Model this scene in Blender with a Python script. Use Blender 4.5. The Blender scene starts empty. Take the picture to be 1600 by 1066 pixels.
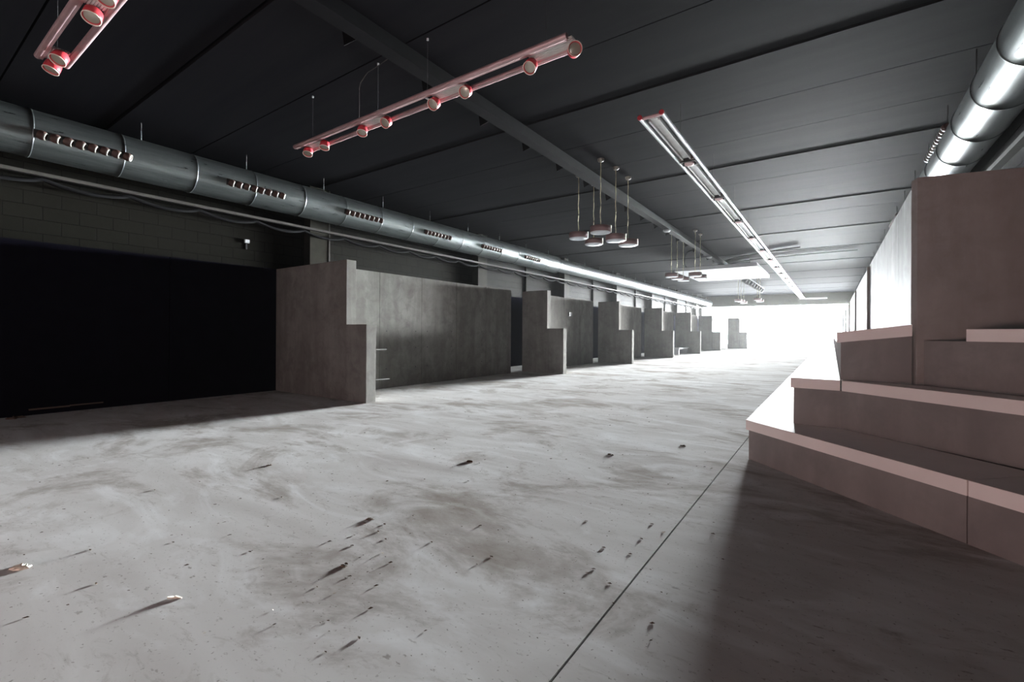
import bpy, math, random
from mathutils import Vector, Matrix
random.seed(7)
C = bpy.context.scene.collection
PI = math.pi

# ------------------------------------------------------------------ helpers
class MB:
    """collects shapes and links them as ONE mesh object"""
    def __init__(s): s.v = []; s.f = []; s.sm = []
    def add(s, vs, fs, smooth=False):
        b = len(s.v); s.v += [tuple(p) for p in vs]
        for f in fs: s.f.append(tuple(b + i for i in f)); s.sm.append(smooth)
        return s
    def box(s, x0, x1, y0, y1, z0, z1, M=None):
        vs = [(x0,y0,z0),(x1,y0,z0),(x1,y1,z0),(x0,y1,z0),(x0,y0,z1),(x1,y0,z1),(x1,y1,z1),(x0,y1,z1)]
        if M is not None: vs = [M @ Vector(p) for p in vs]
        return s.add(vs, [(0,3,2,1),(4,5,6,7),(0,1,5,4),(1,2,6,5),(2,3,7,6),(3,0,4,7)])
    def prism(s, poly, z0, z1, M=None):
        """vertical prism over an XY outline"""
        a = sum(poly[i][0]*poly[(i+1)%len(poly)][1]-poly[(i+1)%len(poly)][0]*poly[i][1] for i in range(len(poly)))
        if a < 0: poly = poly[::-1]
        n = len(poly)
        vs = [(x,y,z0) for x,y in poly] + [(x,y,z1) for x,y in poly]
        if M is not None: vs = [M @ Vector(p) for p in vs]
        return s.add(vs, [tuple(range(n-1,-1,-1)), tuple(range(n,2*n))] + [(i,(i+1)%n,n+(i+1)%n,n+i) for i in range(n)])
    def xz(s, poly, y0, y1):
        """outline in XZ pulled along Y"""
        a = sum(poly[i][0]*poly[(i+1)%len(poly)][1]-poly[(i+1)%len(poly)][0]*poly[i][1] for i in range(len(poly)))
        if a < 0: poly = poly[::-1]
        n = len(poly)
        vs = [(x,y0,z) for x,z in poly] + [(x,y1,z) for x,z in poly]
        return s.add(vs, [tuple(range(n)), tuple(range(2*n-1,n-1,-1))] + [((i+1)%n,i,n+i,n+(i+1)%n) for i in range(n)])
    def lathe(s, prof, M, seg=24, smooth=True, caps=True):
        """profile (r,t) turned round local Z, placed by M"""
        vs = []; fs = []
        for r, t in prof:
            for k in range(seg):
                a = 2*PI*k/seg; vs.append(M @ Vector((r*math.cos(a), r*math.sin(a), t)))
        for j in range(len(prof)-1):
            for k in range(seg):
                k2 = (k+1) % seg; fs.append((j*seg+k, j*seg+k2, (j+1)*seg+k2, (j+1)*seg+k))
        s.add(vs, fs, smooth)
        if caps:                                             # caps get their own vertices, so the sides shade straight
            s.add(vs[:seg], [tuple(range(seg-1,-1,-1))])
            s.add(vs[-seg:], [tuple(range(seg))])
        return s
    def cyl(s, p0, p1, r, seg=12):
        p0 = Vector(p0); p1 = Vector(p1)
        return s.lathe([(r,0),(r,(p1-p0).length)], axis(p0, p1-p0), seg)
    def tube(s, pts, r, seg=8):
        pts = [Vector(p) for p in pts]; n = len(pts); vs = []; fs = []
        up = Vector((0,0,1))
        for i, p in enumerate(pts):
            t = (pts[min(i+1,n-1)] - pts[max(i-1,0)]).normalized()
            a = t.cross(up)
            if a.length < 1e-3: a = t.cross(Vector((1,0,0)))
            a.normalize(); b = a.cross(t)
            for k in range(seg):
                q = 2*PI*k/seg; vs.append(p + a*r*math.cos(q) + b*r*math.sin(q))
        for i in range(n-1):
            for k in range(seg):
                k2 = (k+1)%seg; fs.append((i*seg+k, (i+1)*seg+k, (i+1)*seg+k2, i*seg+k2))
        s.add(vs, fs, True); s.add(vs[:seg], [tuple(range(seg))]); return s.add(vs[-seg:], [tuple(range(seg-1,-1,-1))])
    def build(s, name, mat, parent=None, bevel=0):
        me = bpy.data.meshes.new(name); me.from_pydata(s.v, [], s.f); me.update()
        for p, q in zip(me.polygons, s.sm): p.use_smooth = q
        me.materials.append(mat)
        o = bpy.data.objects.new(name, me); C.objects.link(o)
        if parent: o.parent = parent
        if bevel:
            m = o.modifiers.new('bevel','BEVEL'); m.width = bevel; m.segments = 2; m.limit_method = 'ANGLE'
        return o

def axis(p, d):
    d = Vector(d).normalized()
    return Matrix.Translation(Vector(p)) @ d.to_track_quat('Z','Y').to_matrix().to_4x4()

def tag(o, label=None, cat=None, group=None, kind=None):
    if label: o['label'] = label
    if cat: o['category'] = cat
    if group: o['group'] = group
    if kind: o['kind'] = kind
    return o

def thing(name, loc, label, cat, group=None):
    o = bpy.data.objects.new(name, None); C.objects.link(o); o.location = loc
    o.empty_display_size = .1
    return tag(o, label, cat, group)

def copy_tree(o, parent=None):
    c = o.copy(); C.objects.link(c)
    if parent: c.parent = parent
    for ch in list(o.children): copy_tree(ch, c)
    return c

ORD = ['first','second','third','fourth','fifth','sixth','seventh','eighth','ninth','tenth','eleventh','twelfth']

# ------------------------------------------------------------------ materials
class NT:
    def __init__(s, name):
        s.m = bpy.data.materials.new(name); s.m.use_nodes = True
        s.t = s.m.node_tree; s.b = s.t.nodes['Principled BSDF']
        s.co = s.t.nodes.new('ShaderNodeTexCoord')
    def n(s, typ, **kw):
        x = s.t.nodes.new(typ)
        for k, v in kw.items():
            if hasattr(x, k): setattr(x, k, v)
            else: x.inputs[k.replace('_',' ')].default_value = v
        return x
    def l(s, a, b): s.t.links.new(a, b)
    def mapping(s, scale=(1,1,1), loc=(0,0,0), src='Object', rot=(0,0,0)):
        mp = s.n('ShaderNodeMapping'); mp.inputs['Scale'].default_value = scale
        mp.inputs['Location'].default_value = loc; mp.inputs['Rotation'].default_value = rot
        s.l(s.co.outputs[src], mp.inputs['Vector']); return mp.outputs['Vector']
    def noise(s, vec, scale, detail=4, rough=.55, dist=0):
        x = s.n('ShaderNodeTexNoise'); x.inputs['Scale'].default_value = scale
        x.inputs['Detail'].default_value = detail; x.inputs['Roughness'].default_value = rough
        x.inputs['Distortion'].default_value = dist; s.l(vec, x.inputs['Vector']); return x.outputs['Fac']
    def ramp(s, fac, stops):
        r = s.n('ShaderNodeValToRGB'); e = r.color_ramp.elements
        while len(e) < len(stops): e.new(.5)
        for q, (p, c) in zip(e, stops): q.position = p; q.color = (c[0],c[1],c[2],1)
        s.l(fac, r.inputs['Fac']); return r.outputs['Color']
    def mix(s, fac, a, b, mode='MIX'):
        x = s.n('ShaderNodeMix'); x.data_type = 'RGBA'; x.blend_type = mode
        for val, k in ((fac,0),(a,6),(b,7)):
            if isinstance(val, (int,float)): x.inputs[k].default_value = val
            elif isinstance(val, tuple): x.inputs[k].default_value = (val[0],val[1],val[2],1)
            else: s.l(val, x.inputs[k])
        return x.outputs[2]
    def bump(s, h, strength=.3, dist=.01):
        x = s.n('ShaderNodeBump'); x.inputs['Strength'].default_value = strength; x.inputs['Distance'].default_value = dist
        s.l(h, x.inputs['Height']); s.l(x.outputs['Normal'], s.b.inputs['Normal'])
    def col(s, c):
        if isinstance(c, tuple): s.b.inputs['Base Color'].default_value = (c[0],c[1],c[2],1)
        else: s.l(c, s.b.inputs['Base Color'])
    def set(s, rough=.6, metal=0, spec=.5):
        s.b.inputs['Roughness'].default_value = rough; s.b.inputs['Metallic'].default_value = metal
        s.b.inputs['Specular IOR Level'].default_value = spec; return s.m

def g(v): return (v,v,v)
def plain(name, c, rough=.5, metal=0, spec=.5, var=.12, scale=6):
    t = NT(name); f = t.noise(t.mapping(), scale)
    t.col(t.ramp(f, [(.3, tuple(x*(1-var) for x in c)), (.7, tuple(min(1,x*(1+var)) for x in c))]))
    return t.set(rough, metal, spec)

def mat_floor():
    t = NT('floor_concrete')
    v = t.mapping()
    sw = t.noise(t.mapping((.55,1.5,1), rot=(0,0,.5)), 1.2, 6, .6, 1.2)          # trowel sweeps
    base = t.ramp(sw, [(.30,(.46,.44,.43)), (.48,(.57,.56,.55)), (.62,(.66,.655,.65)), (.8,(.74,.74,.74))])
    big = t.noise(v, .45, 3, .5)
    base = t.mix(t.ramp(big, [(.38,g(0)),(.62,g(.55))]), base, (.52,.50,.485))
    st = t.noise(t.mapping((.8,1.3,1), (3,1,0)), .9, 7, .68, .6)                 # dirt stains
    base = t.mix(t.ramp(st, [(.51,g(0)),(.58,g(.5)),(.70,g(.9))]), base, (.25,.215,.185))
    gr = t.noise(t.mapping((1.5,4,1),(0,5,0),rot=(0,0,.3)), 2.6, 8, .7, .8)       # scuffed streaks
    base = t.mix(t.ramp(gr, [(.57,g(0)),(.70,g(.5))]), base, (.27,.245,.22))
    wh = t.noise(t.mapping((.9,2,1),(7,2,0),rot=(0,0,-.4)), 1.1, 5, .6, 1.8)
    base = t.mix(t.ramp(wh, [(.52,g(0)),(.70,g(.5))]), base, (.78,.79,.80))
    fl_ = t.noise(t.mapping((1,2.2,1),(2,9,0),rot=(0,0,.35)), 16, 4, .6)             # scattered grit marks, only in dirty patches
    gm = t.mix(1.0, t.ramp(fl_, [(.63,g(0)),(.69,g(.8))]), t.ramp(t.noise(t.mapping((1,1,1),(5,5,0)), .8, 4, .6), [(.45,g(0)),(.6,g(.75))]), 'MULTIPLY')
    base = t.mix(gm, base, (.15,.125,.105))
    sp = t.noise(v, 70, 2, .5)
    base = t.mix(t.ramp(sp, [(.66,g(0)),(.72,g(.6))]), base, (.16,.14,.125))
    t.col(base)
    fine = t.noise(v, 35, 6, .65)
    t.bump(t.mix(.5, fine, sw), .12, .004)
    r = t.ramp(sw, [(.3,g(.95)),(.7,g(.80))]); t.l(r, t.b.inputs['Roughness'])
    m = t.set(.5, 0, 0); return m

def mat_ceiling():
    t = NT('ceiling_dark_paint')
    a = t.noise(t.mapping((.25,3,1)), 1.2, 5, .6)
    b = t.noise(t.mapping(), 14, 5, .6)
    c = t.ramp(a, [(.3,(.0105,.0107,.0135)), (.7,(.0145,.0147,.0170))])
    c = t.mix(t.ramp(b, [(.62,g(0)),(.75,g(.4))]), c, (.009,.009,.0115))
    t.col(c); t.bump(b, .15, .004)
    return t.set(.72, 0, .025)

def mat_blocks():
    t = NT('painted_concrete_block')
    sx = t.n('ShaderNodeSeparateXYZ'); t.l(t.co.outputs['Object'], sx.inputs[0])
    cx = t.n('ShaderNodeCombineXYZ'); t.l(sx.outputs['Y'], cx.inputs['X']); t.l(sx.outputs['Z'], cx.inputs['Y'])
    br = t.n('ShaderNodeTexBrick'); t.l(cx.outputs[0], br.inputs['Vector'])
    br.inputs['Scale'].default_value = 1; br.inputs['Brick Width'].default_value = .42; br.inputs['Row Height'].default_value = .21
    br.inputs['Mortar Size'].default_value = .006; br.inputs['Mortar Smooth'].default_value = .3
    br.inputs['Color1'].default_value = (.0105,.010,.0082,1); br.inputs['Color2'].default_value = (.0085,.0081,.0066,1)
    br.inputs['Mortar'].default_value = (.0015,.0015,.0015,1); br.offset = .5
    n = t.noise(t.mapping(), 9, 6, .65)
    c = t.mix(t.ramp(n, [(.35,g(.5)),(.65,g(0))]), br.outputs['Color'], (.0075,.0071,.0058))
    t.col(c)
    h = t.mix(.25, t.ramp(br.outputs['Fac'], [(0,g(1)),(1,g(0))]), n)
    t.bump(h, .7, .012)
    return t.set(.8, 0, .02)

def mat_board(name, lo, hi, stain, spec=0, rough=.7):
    t = NT(name)
    a = t.noise(t.mapping((3.2,3.2,.5)), 1.1, 7, .62, .5)      # vertical run marks
    b = t.noise(t.mapping(), 4.5, 8, .7, .4)                   # mottled cement skin
    d = t.noise(t.mapping((1,1,.7),(4,2,1)), 1.4, 4, .6)
    c = t.ramp(a, [(.34,lo),(.66,hi)])
    c = t.mix(t.ramp(b, [(.42,g(0)),(.66,g(.75))]), c, stain)
    c = t.mix(t.ramp(d, [(.50,g(0)),(.72,g(.35))]), c, tuple(min(1,x*1.25) for x in hi))
    t.col(c); t.bump(b, .10, .003)
    return t.set(rough, 0, spec)

def mat_galv():
    t = NT('galvanised_steel')
    a = t.noise(t.mapping((2,.15,2)), 18, 4, .6)
    v = t.n('ShaderNodeTexVoronoi'); v.inputs['Scale'].default_value = 35; t.l(t.mapping((1,.7,1)), v.inputs['Vector'])
    c = t.ramp(a, [(.3,(.20,.225,.23)),(.7,(.28,.31,.31))])
    c = t.mix(.10, c, t.ramp(v.outputs['Distance'], [(.1,(.30,.33,.33)),(.6,(.20,.22,.225))]))
    t.col(c)
    r = t.ramp(a, [(.3,g(.27)),(.7,g(.35))]); t.l(r, t.b.inputs['Roughness'])
    return t.set(.36, .9, .3)

M = dict(
    floor=mat_floor(), ceil=mat_ceiling(), blocks=mat_blocks(), galv=mat_galv(),
    board=mat_board('cement_board', (.135,.131,.122), (.195,.19,.18), (.11,.106,.10)),
    pil=plain('pilaster_paint', (.024,.023,.019), .8, 0, .02),
    joint=plain('floor_joint_filler', (.03,.028,.026), .9),
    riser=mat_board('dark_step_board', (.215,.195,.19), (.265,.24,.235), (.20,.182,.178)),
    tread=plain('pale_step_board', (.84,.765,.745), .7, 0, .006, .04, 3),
    tall=mat_board('tall_screen_board', (.09,.09,.088), (.24,.24,.237), (.075,.075,.074), .008, .85),
    tallf=mat_board('brown_screen_board', (.26,.225,.215), (.34,.305,.295), (.235,.205,.195)),
    head=plain('red_lamp_enamel', (.50,.045,.06), .35, 0, .5, .06),
    headw=plain('lamp_ring_white', (.75,.70,.62), .4),
    lens=plain('lamp_glass', (.42,.41,.35), .2, .3, .8),
    alu=plain('track_aluminium', (.56,.40,.41), .45, .55),
    fin=plain('ribbed_aluminium', (.60,.61,.60), .5, .2),
    silver=plain('strip_aluminium', (.70,.73,.75), .35, .2, .4),
    brown=plain('pendant_brown_metal', (.20,.125,.125), .4, .3),
    diff=plain('pendant_diffuser', (.62,.66,.70), .5),
    pale=plain('pale_edge', (.80,.79,.72), .5),
    cord=plain('pendant_cord_cream', (.62,.58,.38), .7),
    black=plain('black_cable', (.010,.010,.011), .95, 0, .03),
    darkm=plain('black_painted_steel', (.035,.035,.037), .55),
    wood=plain('nozzle_dark_brown', (.085,.045,.038), .5),
    fin_black=plain('bracket_black', (.005,.005,.006), .8, 0, .05),
    beam=plain('beam_black_paint', (.010,.010,.012), .7, 0, .1),
    chrome=plain('nozzle_rim', (.26,.25,.22), .45, .4),
    rail=plain('rail_grey_paint', (.055,.053,.048), .8, 0, .1),
    white=plain('white_paint', (.45,.46,.48), .6, 0, .2, .03),
    back=plain('dark_wall_paint', (.020,.016,.0155), .8),
    dado=plain('black_dado_paint', (.005,.005,.0085), .9, 0, 0),
    pale_dim=plain('dusty_wood', (.10,.08,.068), .9, 0, 0),
    rod=plain('grey_rod', (.16,.16,.155), .6, 0, .1),
    conduit=plain('conduit_paint', (.008,.008,.007), .8, 0, 0),
    ext=plain('outdoor_paving', (.60,.60,.59), .8),
    leaf=plain('dry_leaf', (.075,.05,.032), .85, 0, .2, .4, 30),
    twig=plain('pale_splinter', (.62,.58,.50), .8, 0, .2, .3, 30),
)

# ------------------------------------------------------------------ setting
WL, WR, YB, YE, H = -9.95, 1.70, -3.4, 44.5, 4.35
XB = -8.08                                                  # black panel wall behind the booths
def struct(mb, name, mat, parent=None, bevel=0):
    o = mb.build(name, mat, parent, bevel)
    if not parent: o['kind'] = 'structure'
    return o

JX = -.69
fl = MB(); fl.box(WL-.3, JX-.004, YB-.2, YE+.2, -.12, 0); fl.box(JX+.004, WR+.3, YB-.2, YE+.2, -.12, 0)
f_o = struct(fl, 'floor', M['floor'])
struct(MB().box(JX-.004, JX+.004, YB-.2, YE+.2, -.10, -.006), 'floor_joint', M['joint'], f_o)
struct(MB().box(WL-3, WR+3, YE+.2, YE+7, -.14, -.02), 'ground_outside', M['ext'])

# ceiling: precast slabs across the room, 1.25 m wide, with open joints
ce = MB(); y = 1.11 - 6*1.25; k = -6
ce.box(WL-.3, WR+.3, YB-.2, YE+.2, H+.14, H+.22)
while y < YE+.2:
    thick = (k % 3 == 1)
    gp = .045 if thick else .022
    y1 = min(y+1.25, YE+.2)
    dz = (.0, .003, .008)[(k-1) % 3]
    ce.box(WL-.3, WR+.3, max(y+gp, YB-.2), y1, H+dz, H+.15)
    y += 1.25; k += 1
struct(ce, 'ceiling', M['ceil'])

wl = MB(); wl.box(WL-.25, WL, YB, YE, 0, H+.1); wl_o = struct(wl, 'wall_left', M['blocks'])
wr = MB(); wr.box(WR, WR+.25, YB, 37.4, 0, H+.1); wr.box(WR, WR+.25, 37.4, YE, 3.42, H+.1); struct(wr, 'wall_right', M['blocks'])
wf = MB()
for yy in (37.4, 39.05, 40.7, 42.36): wf.box(WR+.08, WR+.15, yy, yy+.06, 0, 3.42)
wf.box(WR+.08, WR+.15, 37.46, 42.36, 3.36, 3.42); wf.box(WR+.08, WR+.15, 37.46, 42.36, 0, .06)
struct(wf, 'window_1', M['darkm'])
struct(MB().box(WL-.25, WR+.25, YB-.25, YB, 0, H+.1), 'wall_back', M['back'])
t = thing('booth_wall', (XB-.06, 16.4, 0), 'long black panel wall at the back of the booths', 'panel wall')
for q in range(20):
    a = YB+.05 + q*2.02
    MB().box(-.06, .06, a-16.4, a+2.012-16.4, 0, 2.145).build('black_panel', M['dado'], t)
struct(MB().box(WL-.25, WR+.25, YE-.1, YE+.15, 3.42, H+.1), 'wall_end', M['pil'])
struct(MB().box(WL, WL+.18, YE-.1, YE+.12, 0, 3.42), 'trim_1', M['pil'])
for i in range(9):                                          # pilasters on the block wall
    y = 5.95 + (i-1)*6.02
    if y > YE-1: break
    if y < YB: continue
    o = struct(MB().box(WL+.001, -9.70, y-.02, y+.47, 0, H), 'pilaster_left', M['pil'], None, .004)
    if y < 37: struct(MB().box(1.52, WR-.001, y-.02, y+.40, 0, H), 'pilaster_right', M['pil'], None, .004)
for i, y in enumerate((15.2, 21.4, 27.5, 33.6, 39.5)):
    mb = MB().box(WL+.001, WL+.05, y-.03, y+.03, 0, H-.3)
    tag(mb.build('wall_conduit', M['conduit']), 'thin dark vertical conduit on the block wall, %s from the camera' % ORD[i], 'conduit', 'conduits on the block wall')

# longitudinal ceiling beam with triangular brackets
bm = struct(MB().xz([(-4.15,4.14),(-3.97,4.14),(-3.97,4.17),(-4.03,4.19),(-4.03,4.35),(-4.09,4.35),(-4.09,4.19),(-4.15,4.17)], YB+.1, 25.2), 'ceiling_beam', M['beam'])
y = .68
while y < 24.5:
    A_ = Vector((-4.36,y,4.30)); B_ = Vector((-4.15,y+.20,4.30)); T_ = Vector((-4.345,y+.015,4.14)); n_ = Vector((.78,-.63,0))*.005
    struct(MB().add([A_-n_,B_-n_,T_-n_,A_+n_,B_+n_,T_+n_], [(0,1,2),(5,4,3),(0,3,4,1),(1,4,5,2),(2,5,3,0)]), 'bracket', M['fin_black'], bm); y += 1.172

# ------------------------------------------------------------------ left booths
PY = [4.30, 10.30, 15.18, 20.09, 25.04, 30.25, 35.45]
PH, PS, PT = 2.145, 1.155, .172
names = ['nearest to the camera', 'second from the camera', 'third from the camera', 'fourth from the camera',
         'fifth from the camera', 'sixth from the camera', 'farthest, beside the bright opening']
for i, y in enumerate(PY):
    dx = .75 if i == 6 else 0
    xl = (XB+.003) if i == 0 else -6.83 + dx
    a, b = -6.055 + dx, -5.58 + dx
    t = thing('stepped_partition', ((xl+b)/2, y+PT/2, 0), ('stepped grey cement board partition, ' + names[i]), 'partition', 'stepped partitions along the block wall')
    ox, oy = t.location.x, t.location.y
    MB().box(xl-ox, a-ox, y-oy, y+PT-oy, 0, PH).build('tall_panel', M['board'], t, .004)
    MB().box(a-ox+.001, b-ox, y-oy, y+PT-oy, 0, PS).build('low_panel', M['board'], t, .004)
for i in range(6):
    y0 = PY[i]+PT+.004; y1 = PY[i+1]-(.58 if i == 0 else .50)
    if i == 5: y1 = y0+2.6
    n = max(2, round((y1-y0)/1.045)); w = (y1-y0)/n
    t = thing('board_screen', (-6.84, (y0+y1)/2, 0), 'long grey screen of upright cement boards behind the partition ' + names[i], 'screen', 'board screens between the partitions')
    for j in range(n):
        mb = MB().box(-.05, .05, y0+j*w+.003-t.location.y, y0+(j+1)*w-.003-t.location.y, 0, PH-.01)
        mb.build('board', M['board'], t, .003)
    if i == 0:
        for j, bd in enumerate([c for c in t.children]):      # tie holes drilled in the boards
            for yy in (.16, w-.16):
                for zz in (.36, .74, 1.06):
                    Yh = y0+j*w+yy-t.location.y
                    MB().cyl((.048,Yh,zz),(.0512,Yh,zz),.012,10).build('tie_hole', M['darkm'], bd)
# square socket and rods
t = thing('wall_socket', (-6.785, 12.92, 1.63), 'small dark square socket box with pale side on second grey screen', 'socket')
MB().box(-.004,.03,-.07,.05,-.06,.06).build('box', M['darkm'], t); MB().box(-.004,.032,.05,.09,-.06,.06).build('cover_edge', M['white'], t)
for zz, ln, lab in ((.775,.42,'upper thin pale rod sticking out behind the nearest partition'),(.30,.48,'lower thin pale rod sticking out behind the nearest partition')):
    tag(MB().cyl((-5.85,4.476,zz),(-5.85,4.476+ln,zz-.012),.009).build('steel_rod', M['rod']), lab, 'rod')
t = thing('low_bench', (-6.35,24.0,0), 'low white bench against the screen behind the fourth partition', 'bench')
MB().box(-.42,.25,-.95,.95,.27,.33).build('seat', M['white'], t, .005)
for yy in (-.8,.8): MB().box(-.36,.2,yy-.05,yy+.05,0,.27).build('leg', M['white'], t)

# ------------------------------------------------------------------ right-hand seating steps
Z = [0, .326, .697, 1.084]
ST = .08
outer = [ [(-.59,4.29),(1.66,2.10)], [(-.274,4.333),(.055,4.300),(1.66,2.86)], ]
lev = ['lowest', 'middle', 'top']
def inset(path, d):
    """offset an open XY path to its right-hand (inner) side"""
    out = []
    for i, p in enumerate(path):
        dirs = []
        if i > 0: dirs.append((Vector(p)-Vector(path[i-1])).normalized())
        if i < len(path)-1: dirs.append((Vector(path[i+1])-Vector(p)).normalized())
        ns = [Vector((-q.y, q.x)) for q in dirs]
        nn = sum(ns, Vector((0,0))).normalized(); c = nn.dot(ns[0])
        out.append(tuple(Vector(p) + nn*d/c))
    return out
XO = [-.59, -.274, .03]; XI = [-.19, .12, .455]
YM = [9.22, 14.15, 19.1, 24.1, 29.1, 34.1, 39.0]
def clipx(path, x=1.685):
    p = Vector(path[-2]); q = Vector(path[-1])
    if q.x > x or (q.x > 1.4 and abs(q.x-x) > 1e-6): q = p + (q-p)*((x-p.x)/(q.x-p.x))
    return path[:-1] + [tuple(q)]
def wall_path(mb, path, th, z0, z1):
    a = path; b = inset(path, th)
    if a[-1][0] > 1.4: a = clipx(a); b = clipx(b)
    return mb.prism([tuple(p) for p in a] + [tuple(p) for p in b[::-1]], z0, z1)
# near sections that turn the corner
for k in (0, 1):
    path = [(XO[k], YM[0])] + outer[k]
    t = thing('seating_step', (0,0,Z[k]), '%s seating step, near section turning the corner, dark board with pale tread' % lev[k], 'step', 'seating steps on the right')
    wp = inset(path, .022)
    if k == 0:
        e0 = Vector(wp[1]); e1 = Vector(wp[2]); q = e0 + (e1-e0).normalized()*1.575; dq = (e1-e0).normalized()*.003
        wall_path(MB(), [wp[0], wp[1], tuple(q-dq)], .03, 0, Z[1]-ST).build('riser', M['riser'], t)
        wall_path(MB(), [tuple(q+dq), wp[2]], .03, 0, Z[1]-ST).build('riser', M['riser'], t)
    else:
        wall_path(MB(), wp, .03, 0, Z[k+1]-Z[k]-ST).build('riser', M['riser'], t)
    ip = clipx(inset(path, .49)); path = clipx(path)
    if k == 0:
        d = Vector((1.66+.59, 2.10-4.29)).normalized(); cut = Vector((-.59,4.29)) + d*1.60
        nrm = Vector((-d.y, d.x)); ci = cut + nrm*.49
        A = [path[0], path[1], tuple(cut-d*.003), tuple(ci-d*.003), ip[1], ip[0]]
        B = [tuple(cut+d*.003), path[2], ip[2], tuple(ci+d*.003)]
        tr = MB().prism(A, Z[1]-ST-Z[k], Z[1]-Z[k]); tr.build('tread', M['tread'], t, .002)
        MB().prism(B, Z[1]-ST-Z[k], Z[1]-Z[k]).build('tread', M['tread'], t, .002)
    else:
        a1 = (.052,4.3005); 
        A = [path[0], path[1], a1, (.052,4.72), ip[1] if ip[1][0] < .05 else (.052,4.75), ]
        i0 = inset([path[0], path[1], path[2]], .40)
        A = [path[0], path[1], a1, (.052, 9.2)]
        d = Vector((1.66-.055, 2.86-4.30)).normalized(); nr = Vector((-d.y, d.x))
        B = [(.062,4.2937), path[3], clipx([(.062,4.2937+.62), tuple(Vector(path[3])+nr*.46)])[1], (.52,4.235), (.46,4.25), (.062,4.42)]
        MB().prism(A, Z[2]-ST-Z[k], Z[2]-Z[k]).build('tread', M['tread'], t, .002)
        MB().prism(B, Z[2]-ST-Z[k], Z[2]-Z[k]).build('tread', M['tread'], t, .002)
# top step: straight part with a slightly lifted tread, then the right-hand part
t = thing('seating_step', (0,0,Z[2]), 'top seating step, near section with slightly tilted pale tread beside the tall screen', 'step', 'seating steps on the right')
wall_path(MB(), [(.056,YM[0]),(.056,4.43)], .03, 0, .285).build('riser', M['riser'], t)
tilt = .058
q_ = [(.056,4.385),(.462,4.266),(.462,4.296),(.086,4.42),(.056,4.43)]
nq = len(q_); q_ = q_[::1]
MB().add([(x,y,0) for x,y in q_]+[(x,y,.365+(x-.03)/.45*tilt-.081) for x,y in q_], [tuple(range(nq-1,-1,-1)),tuple(range(nq,2*nq))]+[(i,(i+1)%nq,nq+(i+1)%nq,nq+i) for i in range(nq)]).build('riser', M['riser'], t)
sl = MB()
tilt = .058
def zt(x): return .365 + (x-.03)/.45*tilt - .0
P8 = [(.03,4.368),(.462,4.249),(.462,4.30),(.45,4.31),(.45,4.42),(.03,4.42)]
n = len(P8)
sl.add([(x,y,zt(x)-ST) for x,y in P8]+[(x,y,zt(x)) for x,y in P8], [tuple(range(n-1,-1,-1)),tuple(range(n,2*n))]+[(i,(i+1)%n,n+(i+1)%n,n+i) for i in range(n)])
sl.build('tread', M['tread'], t, .002)
MB().box(.03,.455,4.424,YM[0],.285,.365).build('tread', M['tread'], t, .002)
t = thing('seating_step', (0,0,Z[2]), 'top seating step, short pale tread in front of the tall brown screen', 'step', 'seating steps on the right')
d = Vector((.73,-.68)).normalized(); nr = Vector((-d.y,d.x)); s0 = Vector((.69,3.99)); s1 = s0 + d*1.36
MB().prism([tuple(s0),tuple(s1),(s1.x,s1.y+.40),tuple(s0+nr*.24)], Z[3]-.077-Z[2], Z[3]-Z[2]).build('tread', M['tread'], t, .002)
q0 = Vector((.50,4.20)); q1 = s1
MB().prism([tuple(q0+nr*.03),tuple(q1+nr*.03-d*.03),tuple(q1+nr*.06-d*.03),tuple(q0+nr*.06)], 0, Z[3]-.077-Z[2]).build('riser', M['riser'], t)
# straight sections further along
for j in range(1, 6):
    y0 = YM[j-1]+.06; y1 = YM[j]
    for k in range(3):
        t = thing('seating_step', (XO[k], (y0+y1)/2, Z[k]), '%s seating step with pale tread, %s section along the right-hand row' % (lev[k], ORD[j]), 'step', 'seating steps on the right')
        hl = (y1-y0)/2
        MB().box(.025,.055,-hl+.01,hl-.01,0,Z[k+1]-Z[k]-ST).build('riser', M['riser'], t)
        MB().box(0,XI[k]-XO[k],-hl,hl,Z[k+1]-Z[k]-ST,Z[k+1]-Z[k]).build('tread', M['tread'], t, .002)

# tall screens behind the steps
t = thing('tall_screen', (1.06,4.40,0), 'tall dark brown screen facing the camera behind the steps', 'screen')
mm = Matrix.Translation((-.575,-.155,0)) @ Matrix.Rotation(math.atan2(.12,.53),4,'Z')
MB().box(0,1.05,0,.10,0,PH,mm).build('front_board', M['tallf'], t, .003)
for j in range(6):
    y0 = (4.40 if j == 0 else YM[j-1]+.22); y1 = YM[j]-.02
    t = thing('tall_screen', (.53,(y0+y1)/2,0), 'tall pale board screen above the right-hand steps, %s from the camera' % ORD[j], 'screen', 'tall screens above the steps')
    n = 5; w = (y1-y0)/n
    for q in range(n):
        MB().box(-.045,.045,y0+q*w+.003-t.location.y,y0+(q+1)*w-.003-t.location.y,0,PH).build('board', M['tall'], t, .002)
    if j:
        t = thing('end_panel', (.9,YM[j-1]+.12,0), 'narrow dark end panel standing between tall screens, %s along the row' % ORD[j-1], 'panel', 'end panels between the tall screens')
        MB().box(-.44,.60,-.08,.08,0,PH-.02).build('upright_board', M['tallf'], t)

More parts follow.
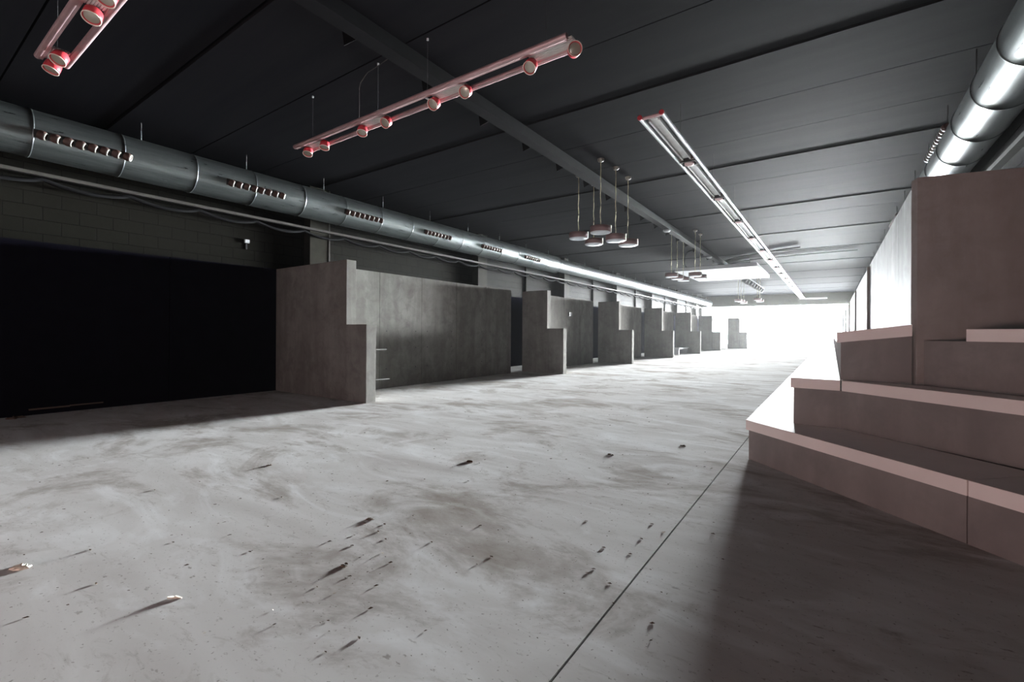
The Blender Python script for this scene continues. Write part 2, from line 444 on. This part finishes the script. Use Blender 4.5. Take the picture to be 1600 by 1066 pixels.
# ------------------------------------------------------------------ spiral ducts with nozzle diffusers
def duct(cx, cz, r, y0, y1, side, vang, vents, label, rings, r2=None, yr=None, capend=True):
    t = thing('air_duct', (cx, y0, cz), label, 'duct')
    R90 = Matrix.Rotation(-PI/2, 4, 'X')
    def ring_r(yy): return r if (r2 is None or yy < yr) else r2
    prof = [(r,0)]
    if r2: prof += [(r,yr-y0),(r+.012,yr-y0+.005),(r+.012,yr-y0+.05),(r2,yr-y0+.10)]
    rr = r2 or r
    prof += [(rr,y1-y0-.10),(rr*.97,y1-y0-.05),(rr*.85,y1-y0-.012),(rr*.6,y1-y0)]
    full = [prof[0]]
    for (ra, ta), (rb, tb) in zip(prof, prof[1:]):           # support loops keep the long faces' shading straight
        n_ = 1 if tb-ta < .12 else max(2, int((tb-ta)/.5))
        if n_ > 1: full.append((ra, ta+.004))
        full += [(ra+(rb-ra)*q/n_, ta+(tb-ta)*q/n_) for q in range(1, n_)]
        if n_ > 1: full.append((rb, tb-.004))
        full.append((rb, tb))
    MB().lathe(full, R90, 64).build('pipe', M['galv'], t)
    for yy in rings:
        q = ring_r(yy)
        MB().lathe([(q-.004,-.012),(q+.005,-.009),(q+.007,0),(q+.005,.009),(q-.004,.012)], Matrix.Translation((0,yy-y0,0)) @ R90, 64, True, False).build('seam_ring', M['galv'], t)
    for (a, b, n) in vents:
        q = ring_r(a)
        ca = vang; s2 = .34
        v = MB(); vs = []; fs = []
        m = 6
        for yy in (a-y0, b-y0):
            for e in range(m+1):
                an = ca - s2/2*1.0 + s2*e/m
                vs.append((side*math.cos(an)*(q+.006), yy, math.sin(an)*(q+.006)))
        fs = [(e, e+1, m+1+e+1, m+1+e) for e in range(m)]
        v.add(vs, fs); v.add([(x*.98,yy,z*.98) for x,yy,z in vs], [f[::-1] for f in fs])
        plate = v.build('diffuser', M['darkm'], t)
        if n:
            st = (b-a)/n
            for kx in range(n):
                yy = a-y0 + st*(kx+.5)
                nx, nz = side*math.cos(ca), math.sin(ca)
                dirv = Vector((nx*.62, 1, nz-.22)).normalized()
                mm = axis(Vector((nx*(q-.005), yy, nz*(q-.005))), dirv)
                k_ = q/.262
                nz_ = MB().lathe([(r_*k_,h_*k_) for r_, h_ in ((.047,-.01),(.052,.015),(.050,.035),(.043,.050))], mm, 20).build('nozzle', M['wood'], plate)
                MB().lathe([(r_*k_,h_*k_) for r_, h_ in ((.044,.048),(.040,.058),(.034,.060),(.030,.050))], mm, 20, True, False).lathe([(.031*k_,.046*k_),(.02*k_,.047*k_)], mm, 20).build('nozzle_rim', M['chrome'], nz_)
    yy = 1.03 - 1.6*2
    while yy < y1-.4:
        if yy > y0+.2:
            q = ring_r(yy)
            MB().cyl((-.0,yy-y0,q-.01),(-.0,yy-y0,q+.16),.008,8).build('hanger_rod', M['galv'], t)
            MB().cyl((-.0,yy-y0,q+.16),(-.0,yy-y0,H-cz+.005),.006,8).build('hanger_wire', M['darkm'], t)
        yy += 1.6
    return t
rings = [1.38 + .964*i for i in range(-4, 16)] + [18.3 + 2.9*i for i in range(9)]
vents = [(1.38+2.373*i, 1.38+2.373*i+1.04, 8) for i in range(-1, 6)]
vents += [(16.2+2.39*i, 16.2+2.39*i+1.04, 0) for i in range(12)]
duct(-9.03, 3.74, .320, YB+.3, 44.2, 1, math.radians(-13), vents, 'big round galvanised air duct along the left block wall', [y for y in rings if y > YB+.5], .250, 15.9)
duct(1.36, 3.46, .25, YB+.3, 44.2, -1, math.radians(24), [(7.5+5.0*i, 8.85+5.0*i, 12 if i < 2 else 0) for i in range(6)], 'round galvanised air duct along the right wall above the screens', [5.41-.88*k for k in range(10)] + [6.3,7.2,8.1,9.0] + [10+1.0*k for k in range(28)])

# wall rails and sagging cable
tag(MB().box(-9.70+.001,-9.63,YB+.2,44,3.335,3.385).build('cable_rail', M['rail']), 'long thin grey rail on the block wall below the left duct', 'rail')
tag(MB().box(1.44,1.519,YB+.2,40,2.88,2.93).build('cable_rail', M['rail']), 'thin pale rail on the right wall beside the duct', 'rail')
pts = []
y = YB+.4
while y < 43:
    u = ((y-.6)/1.03) % 1
    pts.append((-9.655, y, 3.295 - .09*(1-(2*u-1)**2)**.8)); y += .103
tag(MB().tube(pts, .03, 8).build('sagging_cable', M['black']), 'black cable sagging in loops under the rail on the block wall', 'cable')
t = thing('alarm_box', (WL,4.67,2.90), 'tiny white alarm box high on the dark block wall', 'alarm')
MB().box(.0005,.05,-.045,.045,-.035,.035).build('housing', M['white'], t, .006); MB().box(.0005,.02,-.012,.012,-.16,-.035).build('stem', M['darkm'], t)

# ------------------------------------------------------------------ red spotlight tracks
def spot_head(parent, p, aim, scale=1, arm=Vector((0,0,.07)), col='head'):
    p = Vector(p); aim = Vector(aim).normalized()
    mm = axis(p, aim)
    r = .062*scale
    h = MB().lathe([(r*.35,-.075*scale),(r*.72,-.066*scale),(r*.98,-.045*scale),(r*1.02,.0),(r*1.02,.028*scale),(r*.90,.03*scale),(r*.84,.018*scale)], mm, 28).build('spot_head', M[col], parent)
    MB().lathe([(r*1.02,.0285*scale),(r*1.045,.030*scale),(r*1.045,.034*scale),(r*.96,.035*scale),(r*.94,.028*scale)], mm, 28, True, False).build('rim', M['headw'], h)
    MB().lathe([(r*.84,.020*scale),(r*.6,.026*scale),(r*.2,.029*scale)], mm, 24).build('lens', M['lens'], h)
    MB().cyl(p - aim*.05*scale, p + arm, .013*scale, 10).build('swivel', M[col], h)

def red_track(x0, x1, yc, zc, heads, label, wires):
    t = thing('spotlight_track', ((x0+x1)/2, yc, zc), label, 'track light', 'red spotlight tracks')
    o = t.location
    for s in (-1, 1):
        MB().cyl((x0-o.x, s*.10, 0), (x1-o.x, s*.10, 0), .029, 20).build('tube', M['alu'], t)
        MB().box(x0-o.x+.01, x1-o.x-.01, s*.10-.009-s*.022, s*.10+.009-s*.022, -.027, -.018).build('lower_lip', M['alu'], t)
    for a, b in zip(heads[0::2], heads[1::2]):
        pl = MB(); lo = min(a[0], b[0]) - o.x; hi = max(a[0], b[0]) - o.x
        for q in range(7): pl.box(lo, hi, -.066+q*.019, -.066+q*.019+.013, -.012, .012)
        pl.box(lo, hi, -.072, .072, .0, .006)
        pl.build('ribbed_plate', M['fin'], t)
    for x, aim in heads:
        spot_head(t, (x-o.x, -.01, -.085), aim)
    for x in wires:
        MB().cyl((x-o.x, .0, .01), (x-o.x, .0, H-zc+.003), .0016, 6).build('hanging_wire', M['darkm'], t)
        MB().cyl((x-o.x, .0, H-zc-.02), (x-o.x, .0, H-zc+.003), .012, 10).build('ceiling_plug', M['silver'], t)
        MB().box(x-o.x-.012, x-o.x+.012, -.10, .10, .002, .012).build('hanger_bar', M['silver'], t)
    return t
hd = [(-6.10,(.25,-.35,-1)),(-5.70,(.15,-.25,-1)),(-4.89,(.25,-.35,-1)),(-4.44,(.1,-1,-.9)),(-3.64,(.0,-1,-.95)),(-3.18,(.1,-1.1,-.9)),(-2.37,(0,-.8,-1)),(-1.90,(.9,-1.2,-.45))]
red_track(-6.28, -1.93, 3.70, 3.668, hd, 'whole red spotlight track hung across the room with eight lamps', (-6.0,-4.6,-3.75,-2.2))
hd = [(-6.20,(.1,-.35,-1)),(-5.93,(.3,-.5,-1)),(-4.90,(.35,-.3,-1)),(-4.54,(.3,-.4,-1)),(-4.0,(0,-.5,-1)),(-3.55,(0,-.5,-1)),(-2.7,(0,-.5,-1)),(-2.3,(0,-.5,-1))]
red_track(-6.24, -1.9, 1.115, 3.668, hd, 'red spotlight track cut off by the top left corner', (-6.05,-3.75,-2.2))
# loose feed wires above the long track
for x, lab in ((-4.86,'thin loose feed wire dropping from the beam onto the red track'),):
    z0 = 3.702; pts = [(x,3.62,z0)] + [(x+.0,3.62,z0+.1*q) for q in range(1,5)] + [(x+.03,3.62,4.16),(x+.16,3.62,4.235),(x+.42,3.62,4.26),(-4.16,3.62,4.30)]
    tag(MB().tube(pts, .004, 6).build('feed_wire', M['rail']), lab, 'wire')
for x, lab in ((-2.25,'small wire loop near the end of the red track'),(-2.02,'small wire loop at the very end of the red track')):
    pts = [(x-.06+.12*q/10, 3.80, 3.695+.075*math.sin(PI*q/10)) for q in range(11)]
    tag(MB().tube(pts, .0035, 6).build('wire_loop', M['black']), lab, 'wire')

# ------------------------------------------------------------------ long silver strip light down the room
sy0, sy1, sx, sz = 5.49, 40.6, -1.80, 3.668
t = thing('strip_light', (sx, sy0, sz), 'long silver strip light hung lengthways down the room', 'strip light')
for s in (-1, 1):
    MB().cyl((s*.132,0,0),(s*.132,sy1-sy0,0),.026,16).build('rail', M['silver'], t)
    MB().lathe([(.030,0),(.030,.02)], axis((s*.132,-.02,0),(0,1,0)), 16).build('end_cap', M['head'], t)
MB().cyl((-.112,.03,0),(.112,.03,0),.022,14).build('end_bar', M['alu'], t)
hy = [7.3 + 2.24*i for i in range(15)]
prev = .12
for i, y in enumerate(hy):
    yy = y - sy0
    MB().box(-.065,-.045,prev,yy-.16,-.02,.02).box(-.045,.045,prev,yy-.16,.008,.02).box(.045,.065,prev,yy-.16,-.02,.02).build('reflector', M['fin'], t)
    hs = MB().box(-.115,.115,yy-.10,yy-.07,-.03,.03).box(-.115,.115,yy+.07,yy+.10,-.03,.03).box(-.115,-.09,yy-.1,yy+.1,-.02,.02).box(.09,.115,yy-.1,yy+.1,-.02,.02).build('lamp_cradle', M['darkm'], t)
    MB().lathe([(.03,-.05),(.066,-.03),(.070,.0),(.070,.03),(.06,.032)], axis((0,yy,-.01),(0,-.15,-1)), 20).build('spot_head', M['alu'], hs)
    for s in (-1,1):
        MB().box(s*.075-.022,s*.075+.022,yy-.17,yy-.11,-.02,.05).build('clip', M['wood'], hs)
    prev = yy+.14
    if i % 1 == 0: MB().cyl((.0,yy-.5,.03),(.0,yy-.5,H-sz+.003),.002,6).build('hanging_wire', M['rail'], t)
MB().box(-.065,.065,prev,sy1-sy0-.05,.005,.02).build('reflector', M['fin'], t)
for s in (-1,1): MB().box(.15,1.5,sy1-sy0-.02+s*.12-.026,sy1-sy0-.02+s*.12+.026,-.026,.026).build('cross_rail', M['silver'], t)

# ------------------------------------------------------------------ pendants
def pendant(x, y, zb, label, group, rot):
    t = thing('pendant_lamp', (x, y, H), label, 'pendant lamp', group)
    z = zb - H
    r, h = .194, .125
    MB().lathe([(r*.2,z+h+.002),(r*.97,z+h),(r,z+h-.008),(r,z+.012),(r*.985,z+.012)], Matrix(), 40).build('shade', M['brown'], t)
    MB().lathe([(r*.975,z+.012),(r*.97,z),(r*.5,z-.003)], Matrix(), 40).build('diffuser', M['diff'], t)
    st = MB(); vs = []
    for an in (rot-.075, rot+.075):
        for rr in (r-.004, r+.016):
            for zz in (z-.004, z+h+.006): vs.append((rr*math.cos(an), rr*math.sin(an), zz))
    st.add(vs, [(0,1,3,2),(4,6,7,5),(0,4,5,1),(2,3,7,6),(0,2,6,4),(1,5,7,3)]); st.build('edge_strip', M['pale'], t)
    pts = [(.004*math.sin(i*1.7), .004*math.cos(i*1.3), z+h - (z+h+.02)*i/14) for i in range(15)]
    MB().tube(pts, .0075, 8).build('cord', M['cord'], t)
    MB().lathe([(.012,-.06),(.045,-.05),(.062,-.03),(.065,.003)], Matrix(), 24).build('ceiling_rose', M['chrome'], t)
    return t
ZB = [3.01, 2.945, 2.877, 2.994, 2.897]
P1 = [(-4.36,8.68),(-3.62,8.13),(-3.55,8.70),(-4.33,9.36),(-3.56,9.40)]
L1 = ['leftmost round brown pendant lamp of the near cluster', 'highest and biggest looking round pendant lamp in the near cluster',
      'round brown pendant lamp between the others in the near cluster', 'small looking brown pendant behind, second from left in the near cluster',
      'rightmost round brown pendant lamp of the near cluster']
P2 = [(-4.35,15.43),(-4.35,16.115),(-4.35,16.90),(-3.6,15.40),(-3.6,16.10)]
Z2 = [2.898, 2.889, 2.908, 2.867, 2.865]
L2 = ['leftmost pendant lamp of the middle cluster in front of the white raft', 'second pendant from left in the middle cluster', 'lowest looking pendant lamp of the middle cluster',
      'highest looking pendant lamp of the middle cluster, right of centre', 'rightmost pendant lamp of the middle cluster']
P3 = [(-4.5,29.6),(-4.5,30.6),(-4.5,31.6),(-3.5,29.6),(-3.5,30.6)]
L3 = ['leftmost pendant lamp of the far cluster near the opening', 'second pendant from left in the far cluster', 'middle pendant lamp of the far cluster near the opening',
      'second pendant from right in the far cluster', 'rightmost pendant lamp of the far cluster near the opening']
for i in range(5):
    pendant(P1[i][0], P1[i][1], ZB[i], L1[i], 'near pendant cluster', math.radians(12))
    pendant(P2[i][0], P2[i][1], Z2[i], L2[i], 'middle pendant cluster', math.radians(15))
    pendant(P3[i][0], P3[i][1], 2.92+.02*(i%2), L3[i], 'far pendant cluster', math.radians(15))

# white ceiling raft, black cables, far spot row, small lamps on the beam
t = thing('ceiling_raft', (-4.35,24.5,3.92), 'flat white panel raft hung below the far ceiling', 'ceiling raft')
MB().box(-1.72,1.72,-2.5,2.4,0,.16).build('panel', M['white'], t, .01)
for sx_ in (-1.4,1.4):
    for sy_ in (-2.1,2.1): MB().cyl((sx_,sy_,.16),(sx_,sy_,H-3.92+.003),.012,8).build('hanger_rod', M['darkm'], t)
def cable(pts, r, label):
    P = [Vector(p) for p in pts]; out = []
    for i in range(len(P)-1):
        p0 = P[max(i-1,0)]; p1 = P[i]; p2 = P[i+1]; p3 = P[min(i+2,len(P)-1)]
        for q in range(8):
            u = q/8; out.append(.5*((2*p1)+(p2-p0)*u+(2*p0-5*p1+4*p2-p3)*u*u+(3*p1-p0-3*p2+p3)*u**3))
    out.append(P[-1]); tag(MB().tube(out, r, 8).build('power_cable', M['black']), label, 'cable')
cable([(-5.6,22.4,4.12),(-5.55,21.8,4.22),(-5.2,20.5,4.31),(-4.75,19.2,4.318),(-4.18,18.6,4.318)], .022, 'black cable looping from the white raft to the beam')
cable([(-3.93,22.4,4.30),(-3.5,21.8,4.318),(-2.6,21.2,4.318),(-1.6,20.6,4.318),(-1.0,20.4,4.318)], .022, 'black cable running from the beam across to the strip light')
cable([(-3.93,23.6,4.318),(-3.0,22.8,4.318),(-1.0,22.4,4.318),(.8,22.3,4.318)], .014, 'thin black cable across the far ceiling behind the other cables')
t = thing('spot_row', (-3.95,27.95,4.18), 'short row of dark spots on a pale rail near the far opening', 'spot row')
MB().box(-.05,.05,0,8.4,.0,.06).build('rail', M['silver'], t)
for i in range(8):
    y = .4 + i*1.05
    a = MB().lathe([(.07,-.16),(.125,-.13),(.13,.12),(.115,.125)], axis((-.04,y,-.17),(-.5,-.3,-.8)), 16).build('spot_head', M['darkm'], t)
for yy in (.1,8.2): MB().cyl((0,yy,.06),(0,yy,H-4.18+.003),.01,8).build('hanger_rod', M['silver'], t)
for (y, lab) in ((13.9,'small white lamp on the beam between the near and middle pendants'),(19.7,'small white lamp on the beam near the black cable')):
    tt = thing('beam_lamp', (-4.06,y,4.14), lab, 'lamp')
    MB().lathe([(.03,0),(.10,-.012),(.11,-.04),(.08,-.07),(.03,-.08)], Matrix(), 20).build('lamp_body', M['white'], tt)

# ------------------------------------------------------------------ litter on the floor
def chip(mb, x, y, L, W, T, a):
    m = Matrix.Translation((x,y,.001)) @ Matrix.Rotation(a,4,'Z') @ Matrix.Rotation(random.uniform(-.25,.25),4,'X')
    vs = [(-L/2,-W*.2,0),(-L*.1,-W/2,0),(L/2,-W*.1,0),(L*.1,W/2,0),(-L/2,-W*.2,T*.5),(-L*.1,-W/2,T),(L/2,-W*.1,T*.6),(L*.1,W/2,T)]
    mb.add([m @ Vector(v) for v in vs], [(0,3,2,1),(4,5,6,7),(0,1,5,4),(1,2,6,5),(2,3,7,6),(3,0,4,7)])
mb = MB(); mw = MB()
for i in range(1000):
    if i < 420:
        cx, cy = random.choice([(-2.3,2.8),(-2.2,3.75),(-1.2,3.4),(-1.7,1.6),(-1.8,1.25),(-3.6,1.9),(-2.2,5.5),(-2.6,1.3),(-.9,2.6),(-.7,1.9),(-3.2,8)])
        x = random.gauss(cx,.32); y = random.gauss(cy,.35)
    else: x = random.uniform(-5.4,-.75); y = random.uniform(.3,12)
    s = random.choice([.25,.3,.35,.4,.5,.6,.9])
    tgt = mw if random.random() < .12 else mb
    chip(tgt, x, y, .022*s, .009*s, random.uniform(.0012,.0035)*s, random.uniform(-.6,1.2))
tag(mb.build('floor_litter', M['leaf']), 'dark crumbs and leaf bits scattered over the concrete floor', 'litter', kind='stuff')
tag(mw.build('floor_litter', M['twig']), 'pale crumbs and flakes scattered over the concrete floor', 'litter', kind='stuff')
def lump(x, y, s, mat, name, label):
    mb = MB(); random.seed(int(abs(x*1000)))
    for q in range(9): chip(mb, x+random.uniform(-1,1)*.035*s, y+random.uniform(-1,1)*.03*s, .045*s, .02*s, random.uniform(.004,.012)*s, random.uniform(0,PI))
    tag(mb.build(name, mat), label, 'litter', 'loose litter on the floor')
lump(-2.40,2.865,.7,M['leaf'],'dry_leaf','curled dark leaf lying in the middle of the floor')
lump(-1.56,3.73,.6,M['leaf'],'dry_leaf','dark curled leaf on the floor left of the seating steps')
lump(-1.135,4.43,.55,M['leaf'],'dry_leaf','dark curled leaf on the floor nearest to the step corner')
lump(-1.78,1.267,.5,M['leaf'],'dry_leaf','brown crumpled leaf on the near floor in a dusty patch')
lump(-3.6,1.87,.5,M['leaf'],'dry_leaf','brown leaf on the left part of the floor')
lump(-2.93,.42,1.0,M['twig'],'splinter_bundle','pale bundle of splinters at the left edge of the floor')
lump(-2.11,1.66,.5,M['leaf'],'dry_leaf','flat dark tuft on the floor left of centre')
mbx = MB()
for (dx, dy, a, L) in ((0,0,.9,.034),(.012,.014,.5,.028),(-.012,-.004,1.2,.022)):
    m_ = Matrix.Translation((-2.115+dx,.725+dy,.001)) @ Matrix.Rotation(a,4,'Z') @ Matrix.Rotation(.22,4,'Y')
    mbx.box(-L/2,L/2,-.003,.003,0,.004,m_)
tag(mbx.build('paper_chip', M['twig']), 'small pale chip casting a long shadow on the near floor', 'chip')

tag(MB().box(-9.699,-9.69,6.40,6.43,0,H-.01).build('corner_strip', M['rail']), 'thin pale strip down the edge of the pilaster above the nearest partition', 'strip')
tag(MB().box(XB+.001,XB+.022,1.25,1.62,.062,.080).box(XB+.001,XB+.022,1.62,1.95,.070,.084).build('skirting_strip', M['pale_dim']), 'short pale broken strip fixed low on the black wall', 'strip')
lump(-7.95,1.12,2.0,M['pale_dim'],'rubble_lump','small dusty lump lying at the foot of the black wall')
# ------------------------------------------------------------------ daylight
w = bpy.data.worlds.new('World'); bpy.context.scene.world = w; w.use_nodes = True
bg = w.node_tree.nodes['Background']; bg.inputs['Color'].default_value = (.92,.97,1,1); bg.inputs['Strength'].default_value = 40
def area(name, loc, rot, sx, sy, power, col, portal=False):
    ld = bpy.data.lights.new(name, 'AREA'); ld.shape = 'RECTANGLE'; ld.size = sx; ld.size_y = sy; ld.energy = power; ld.color = col
    if portal: ld.cycles.is_portal = True
    o = bpy.data.objects.new(name, ld); C.objects.link(o); o.location = loc; o.rotation_euler = rot; return o
area('opening_portal', ((WL+WR)/2, YE+.3, 1.70), (-PI/2,0,0), WR-WL, 3.45, 1, (1,1,1), True)
area('daylight', (7, 150, 6.0), (-PI/2,0,0), 42, 17, 7.6e6, (.93,.98,1))
area('daylight_side', (37, 150, 7.5), (-PI/2,0,0), 16, 11, 1.05e6, (.97,.99,1))

# unseen shutter and low warm lamp, added behind the camera to brighten step edges
sh = MB()
for q in range(24): sh.box(-4.2, -.4, YB+.012, YB+.03, 1.0+q*.085, 1.0+q*.085+.078)
for xx in (-4.28, -.40): sh.box(xx, xx+.08, YB+.001, YB+.06, 0, 3.1)
struct(sh, 'added_shutter', M['darkm'])
area('warm_fill', (-2.3, YB+.05, .38), (PI/2,0,0), 3.7, .7, 120, (1,.655,.61))  # added fill lamp in front of the solid back wall
# thin scatter volume added to stand in for lens glare from the opening
hm = bpy.data.materials.new('glare_haze'); hm.use_nodes = True
nt = hm.node_tree; nt.nodes.remove(nt.nodes['Principled BSDF'])
vs_ = nt.nodes.new('ShaderNodeVolumeScatter'); vs_.inputs['Density'].default_value = .00012; vs_.inputs['Anisotropy'].default_value = .7
nt.links.new(vs_.outputs['Volume'], nt.nodes['Material Output'].inputs['Volume'])
hz = MB().box(WL+.03, WR-.01, YB+.06, YE-.12, .002, H-.002).build('haze', hm)
tag(hz, 'thin added haze standing in for lens glare in the long room', kind='structure')

# ------------------------------------------------------------------ camera
f_px, v0 = 719.0, 519.4
yaw = math.atan(500/f_px); roll = math.atan(.0052)
F = Vector((-math.sin(yaw), math.cos(yaw), 0)); R0 = Vector((math.cos(yaw), math.sin(yaw), 0)); U0 = Vector((0,0,1))
R = R0*math.cos(roll)+U0*math.sin(roll); U = U0*math.cos(roll)-R0*math.sin(roll)
cd = bpy.data.cameras.new('camera'); cam = bpy.data.objects.new('camera', cd); C.objects.link(cam)
cam.matrix_world = Matrix(((R.x,U.x,-F.x,0),(R.y,U.y,-F.y,0),(R.z,U.z,-F.z,1.05),(0,0,0,1)))
cd.sensor_width = 36; cd.lens = f_px*36/1600; cd.shift_y = -(533-v0)/1600; cd.clip_start = .02; cd.clip_end = 500
sc = bpy.context.scene; sc.camera = cam
sc.view_settings.view_transform = 'Standard'; sc.view_settings.look = 'None'; sc.view_settings.gamma = 1; sc.view_settings.exposure = .14
try:
    sc.cycles.use_denoising = True
    sc.cycles.max_bounces = 8; sc.cycles.diffuse_bounces = 5
except Exception: pass
